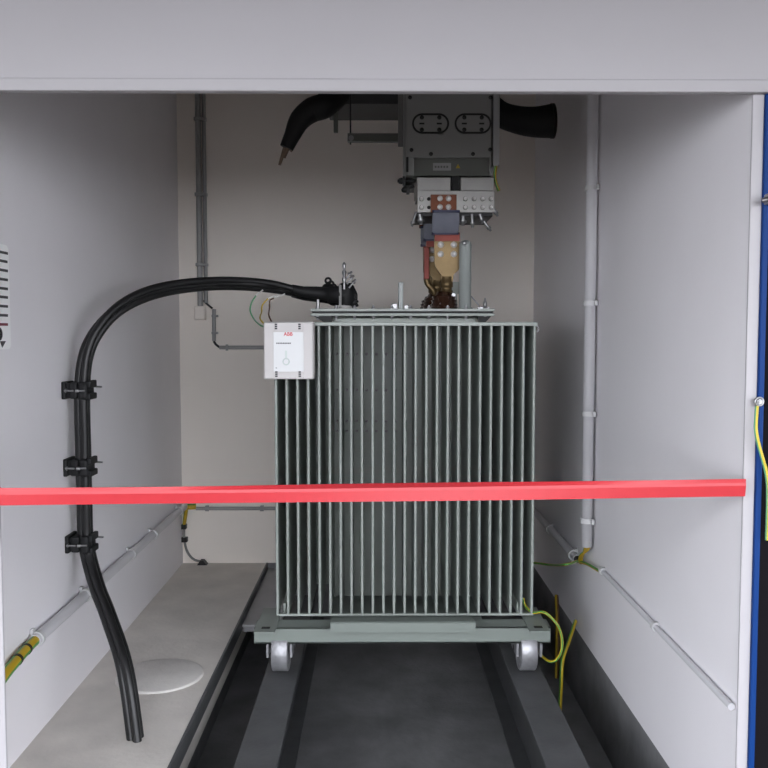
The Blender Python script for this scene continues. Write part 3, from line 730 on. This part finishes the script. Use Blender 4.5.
q = at(202, 561, YB - .04); b = MB(); b.prism([(q.x - .03, YB - .06, .0), (q.x + .035, YB - .06, .0), (q.x + .012, YB - .06, .03), (q.x - .01, YB - .06, .03)], (0, .05, 0)); b.build('floor_lug', M['bolt_dark'], K)

# back wall: upright conduits, junction box, side run
q = at(199.3, 200, YB - .02)
K = thing('upright_conduit', 'pair of dim grey upright conduits on the back wall left of the cable arch', 'conduit', (q.x, YB - .02, at(199, 305, YB).z))
zbx = at(199, 306, YB - .02).z; zj = at(199, 306, YB - .02).z
b = MB(); b.cyl((q.x - .002, YB - .02, zj), (q.x - .002, YB - .02, ZC), .018, 16); b.build('pipe', M['pipe_dim'], K)
b = MB(); b.cyl((q.x + .034, YB - .014, zj + .02), (q.x + .034, YB - .014, ZC), .0125, 14); b.build('pipe', M['pipe_dim'], K)
for v in (120, 195, 265):
    z = at(199, v, YB).z; b = MB(); b.box((q.x - .026, YB - .042, z - .01), (q.x + .05, YB, z + .01), .003); b.build('clip', M['pipe_dim'], K)
a, c = at(194, 306, YB - .04), at(205.5, 320, YB - .04)
K = thing('junction_box', 'small square junction box on the back wall under the upright conduits', 'junction box', ((a.x + c.x) / 2, YB - .02, c.z))
b = MB(); b.box((a.x, YB - .045, c.z), (c.x, YB, a.z), .006); b.build('housing', M['wall_back'], K)
b = MB(); b.box((a.x + .005, YB - .052, c.z + .005), (c.x - .005, YB - .045, a.z - .005), .003); b.build('lid', M['wall_back'], K)
b = MB(); m_ = (a.x + c.x) / 2; b.cyl((m_, YB - .02, a.z - .004), (m_, YB - .02, a.z + .014), .013, 12); b.build('cable_gland', M['pipe_dim'], K)
K = thing('branch_conduit', 'thin grey conduit stepping down the back wall and running behind the control box', 'conduit', at(214, 348, YB - .012))
b = MB(); b.tube([at(203.5, 300.5, YB - .016), at(207, 304, YB - .016), at(212.5, 308.5, YB - .012)], .0065, 10); b.build('loose_cable', M['bolt_dark'], K)
b = MB(); b.cyl(at(214, 309, YB - .012), at(214, 341, YB - .012), .0125, 14); b.build('pipe', M['pipe_dim'], K)
b = MB(); b.tube([at(213.7, 341, YB - .012), at(216, 344.5, YB - .012), at(220, 347.5, YB - .012)], .0075, 10); b.build('loose_cable', M['bolt_dark'], K)
b = MB(); b.cyl(at(219.5, 347.5, YB - .012), at(320, 347.5, YB - .012), .0125, 14); b.build('pipe', M['pipe_dim'], K)
for u, v in ((215, 316), (215, 333)):
    q = at(u, v, YB - .012); b = MB(); b.box((q.x - .02, YB - .03, q.z - .007), (q.x + .02, YB, q.z + .007), .003); b.build('clip', M['pipe_dim'], K)
q = at(227, 347.5, YB - .012); b = MB(); b.box((q.x - .007, YB - .03, q.z - .02), (q.x + .007, YB, q.z + .02), .003); b.build('clip', M['pipe_dim'], K)

# ================================================================ YELLOW-GREEN EARTH WIRES, RIGHT SIDE
YG = [M['ochre'], M['yg_green']]; YY = [M['yellow'], M['yg_green']]
xw = XR - .03
bot = Vector((xx, yv, zb))
P0 = atx(581, 563.5, xw)
K = thing('earth_wire_bundle', 'yellow-green earth wires dropping out of the upright conduit on the right wall', 'wire', (xx, yv, P0.z))
for du, dx in ((0, -.008), (4, .01), (2, 0)):
    b = MB(); b.tube([(xx + dx, yv - dx, zb + .05), (xx + dx, yv, zb - .01), (atx(582 + du, 558, xw).x - .004 * du, atx(582, 558, xw).y - .01 * du, atx(582 + du, 557, xw).z), P0 + Vector((0, .01 * du, 0))], .0062, 9, stripe=True); b.build('wire', YG, K)
b = MB(); b.tube([P0 + Vector((0, .02, .004)), atx(577, 561, xw - .01), atx(566, 564.5, xw - .1), at(552, 565, 4.3), at(540, 563.5, 4.4), at(531, 562.5, 4.45)], .006, 9, stripe=True); b.build('wire', YG, K)
b = MB(); b.tube([P0 + Vector((0, .02, .004)), atx(588, 564.5, xw), atx(594, 568, xw + .005), atx(600, 571.5, XR - .016)], .007, 9, stripe=True); b.build('wire', YG, K)
# looping wire from the base frame corner
L = [(523, 598, 3.86), (525.5, 606, 3.85), (533, 612.5, 3.80), (543, 612, 3.75), (551, 617.5, 3.73), (558.5, 627, 3.72), (562, 640, 3.72), (561, 652, 3.72), (556, 660, 3.73), (550, 661.5, 3.75), (544, 658, 3.79), (539, 652, 3.83), (533, 645, 3.9)]
P = [at(*q) for q in L]
for q in P[2:4]: q.z = max(q.z, ZB1 + .016)
wire('looping_earth_wire', P, .0062, YY, 'yellow-green earth wire looping off the right end of the transformer base', 'wire', None, True)
a = atx(575.5, 621, XR - .012); c = at(562.5, 661, 3.95)
wire('pit_earth_wire', [a, a.lerp(c, .5), c, c + Vector((-.01, -.02, -.12)), Vector((c.x - .02, c.y - .03, ZP + .01))], .009, YY, 'straight yellow-green earth wire slanting into the pit, right of the looping wire', 'wire', None, True)
a = atx(556.5, 596, XR - .012); c = at(557.5, 622, 4.5)
wire('pit_earth_wire', [a, a.lerp(c, .5), c, Vector((c.x, c.y, -.2)), Vector((c.x, c.y, ZP + .01))], .011, [M['brown_wire'], M['ochre']], 'brownish earth wire dropping into the pit behind the looping wire', 'wire', None, True)

# ================================================================ RED BELT
YBt = YF - .03
cent = [(-3, 496.8, 17.5), (60, 496.3, 17.2), (140, 495.6, 17), (230, 494.8, 16.8), (330, 493.6, 16.6), (430, 492.4, 16.8), (540, 490.9, 17.2), (650, 489.2, 17.5), (745.8, 487.8, 17.8)]
secs = []
n = 60
for k in range(n + 1):
    u = -3 + (745.8 + 3) * k / n
    for i in range(len(cent) - 1):
        if cent[i][0] <= u <= cent[i + 1][0] + 1e-6:
            f_ = (u - cent[i][0]) / (cent[i + 1][0] - cent[i][0]); v = cent[i][1] + f_ * (cent[i + 1][1] - cent[i][1]); h = cent[i][2] + f_ * (cent[i + 1][2] - cent[i][2]); break
    fold = math.exp(-((u - 380) / 170) ** 2)
    tilt = .010 * math.sin(u / 95.)
    prof = [(-.5, 0 + tilt * .4), (.12, -.002), (.30, -.001 + .001 * fold), (.5, .001 + .017 * fold - tilt * .3)]
    sec = []
    for s_, dy in prof:
        q = at(u, v - s_ * h, YBt); sec.append(Vector((q.x, YBt + dy, q.z)))
    secs.append(sec)
vs, fs = [], []
m4 = 4
for th in (0, .0025):
    for sec in secs:
        for q in sec: vs.append(q + Vector((0, th, 0)))
N = (n + 1) * m4
for k in range(n):
    for j in range(m4 - 1):
        a = k * m4 + j; fs.append((a, a + 1, a + m4 + 1, a + m4)); fs.append((N + a, N + a + m4, N + a + m4 + 1, N + a + 1))
    for j in (0, m4 - 1):
        a = k * m4 + j; fs.append((a, a + m4, N + a + m4, N + a))
for k in (0, n):
    for j in range(m4 - 1):
        a = k * m4 + j; fs.append((a, a + 1, N + a + 1, N + a))
b = MB(); b.faces(vs, fs, smooth=False)
K = thing('barrier_belt', 'red barrier belt stretched across the doorway in front of the transformer', 'belt', (0, YBt, at(384, 502, YBt).z))
b.build('webbing', M['red'], K)
e = secs[0][1]; b = MB(); b.box((e.x - .02, YBt - .004, secs[0][0].z - .001), (e.x + .006, YBt + .012, secs[0][-1].z + .001), .001); tag(b.build('end_clip', M['red'], K), 'dark red end clip')

# ================================================================ WALL SIGN (left wall)
ya, yb_ = atx(6.3, 300, XL).y, atx(6.3, 300, XL).y - .36
z1_, z0_ = atx(6, 246, XL).z, atx(9, 349, XL).z
K = thing('wall_sign', 'white instruction sign with ruled black lines at the left photo edge', 'sign', (XL, (ya + yb_) / 2, z0_))
b = MB()
rr_ = .02; out = []
for (cy, cz, a0) in ((ya - rr_, z1_ - rr_, 0), (yb_ + rr_, z1_ - rr_, 90), (yb_ + rr_, z0_ + rr_, 180), (ya - rr_, z0_ + rr_, 270)):
    for k in range(6):
        a = math.radians(a0 + 90 * k / 5); out.append((XL + .004, cy + rr_ * math.cos(a), cz + rr_ * math.sin(a)))
b.prism(out, (.008, 0, 0)); sg = b.build('board', M['sign'], K)
for i, v in enumerate((253.5, 262, 271, 280, 289, 297.5, 306.5, 315.5, 324.5)):
    z = atx(4, v, XL).z
    yy = atx(4.3 if i != 1 else 3.8, v, XL).y
    b = MB(); b.box((XL + .012, yb_ + .03, z - .0045), (XL + .0128, yy if i != 1 else yy, z + .0045)); b.build('printed_line', M['maroon_ink'] if i >= 8 else M['dark_ink'], sg)
q = atx(.6, 334, XL); b = MB(); b.lathe((XL + .012, q.y - .035, q.z), (1, 0, 0), [(0, .022), (.0008, .022), (.0008, .012), (0, .012)], 20); b.build('printed_mark', M['dark_ink'], sg)
q = atx(.2, 344, XL); b = MB(); b.prism([(XL + .012, q.y - .03, q.z + .010), (XL + .012, q.y + .016, q.z + .010), (XL + .012, q.y - .012, q.z - .012)], (.0008, 0, 0)); b.build('printed_mark', M['dark_ink'], sg)

# ================================================================ OUTSIDE RIGHT: bolt, earth lead, door stay
yo = YF - .02
q = at(757, 401, yo)
K = thing('frame_earth_wire', 'pale yellow-green earth lead bolted to the blue door frame', 'wire', (q.x, yo, at(767, 480, yo).z))
b = MB(); q = at(758.3, 401.5, yo); b.bolt((q.x, yo, q.z), (0, -1, 0), .008, .010); b.tube([Vector((q.x + .011 * math.cos(a), yo - .006, q.z + .011 * math.sin(a))) for a in [math.radians(d) for d in range(0, 361, 30)]], .003, 8); b.build('lug_bolt', M['galv'], K)
b = MB(); b.tube([at(757, 406, yo - .012), at(756.3, 416, yo - .012), at(755.8, 428, yo - .014), at(757.5, 440, yo - .016), at(761.5, 455, yo - .018), at(765.5, 469, yo - .018), at(767.5, 482, yo - .018), at(768, 500, yo - .016), at(767, 540, yo - .012)], .0052, 10, stripe=True); b.build('insulation', [M['yellow'], M['green_wire']], K)
q = at(763.5, 200, yo)
K = thing('door_stay', 'grey steel door stay reaching out from the blue frame, upper right', 'door stay', q)
b = MB(); b.tube([at(763.5, 200.5, yo - .02), at(772, 198.5, yo - .04), at(800, 192, yo - .12)], .008, 10); b.build('rod', M['galv'], K)
b = MB(); b.box((q.x, yo - .03, q.z - .014), (q.x + .03, yo, q.z + .014), .003); b.build('pivot', M['galv'], K)

# ================================================================ LIGHT, CAMERA
w = bpy.data.worlds.new('overcast sky'); bpy.context.scene.world = w; w.use_nodes = True
nt = w.node_tree; bg = nt.nodes['Background']
tc = nt.nodes.new('ShaderNodeTexCoord'); sp = nt.nodes.new('ShaderNodeSeparateXYZ'); rp = nt.nodes.new('ShaderNodeValToRGB')
nt.links.new(tc.outputs['Generated'], sp.inputs[0]); nt.links.new(sp.outputs['Z'], rp.inputs['Fac'])
e_ = rp.color_ramp.elements; e_[0].position = 0; e_[0].color = (1.0, 1.025, 1.10, 1); e_[1].position = .8; e_[1].color = (.64, .67, .73, 1)
nt.links.new(rp.outputs['Color'], bg.inputs['Color']); bg.inputs['Strength'].default_value = 1.6

cam = bpy.data.cameras.new('camera'); co = bpy.data.objects.new('camera', cam); C.objects.link(co)
co.location = (0, 0, EYE); co.rotation_euler = (math.pi / 2 - PITCH, 0, -YAW)
cam.sensor_width = 36; cam.lens = F / 768 * 36; cam.clip_start = .05
sc = bpy.context.scene; sc.camera = co
vs_ = sc.view_settings; vs_.view_transform = 'Standard'; vs_.look = 'None'; vs_.exposure = 2.02; vs_.gamma = 1
vs_.use_curve_mapping = False
sc.cycles.max_bounces = 10; sc.cycles.diffuse_bounces = 7; sc.cycles.use_denoising = True
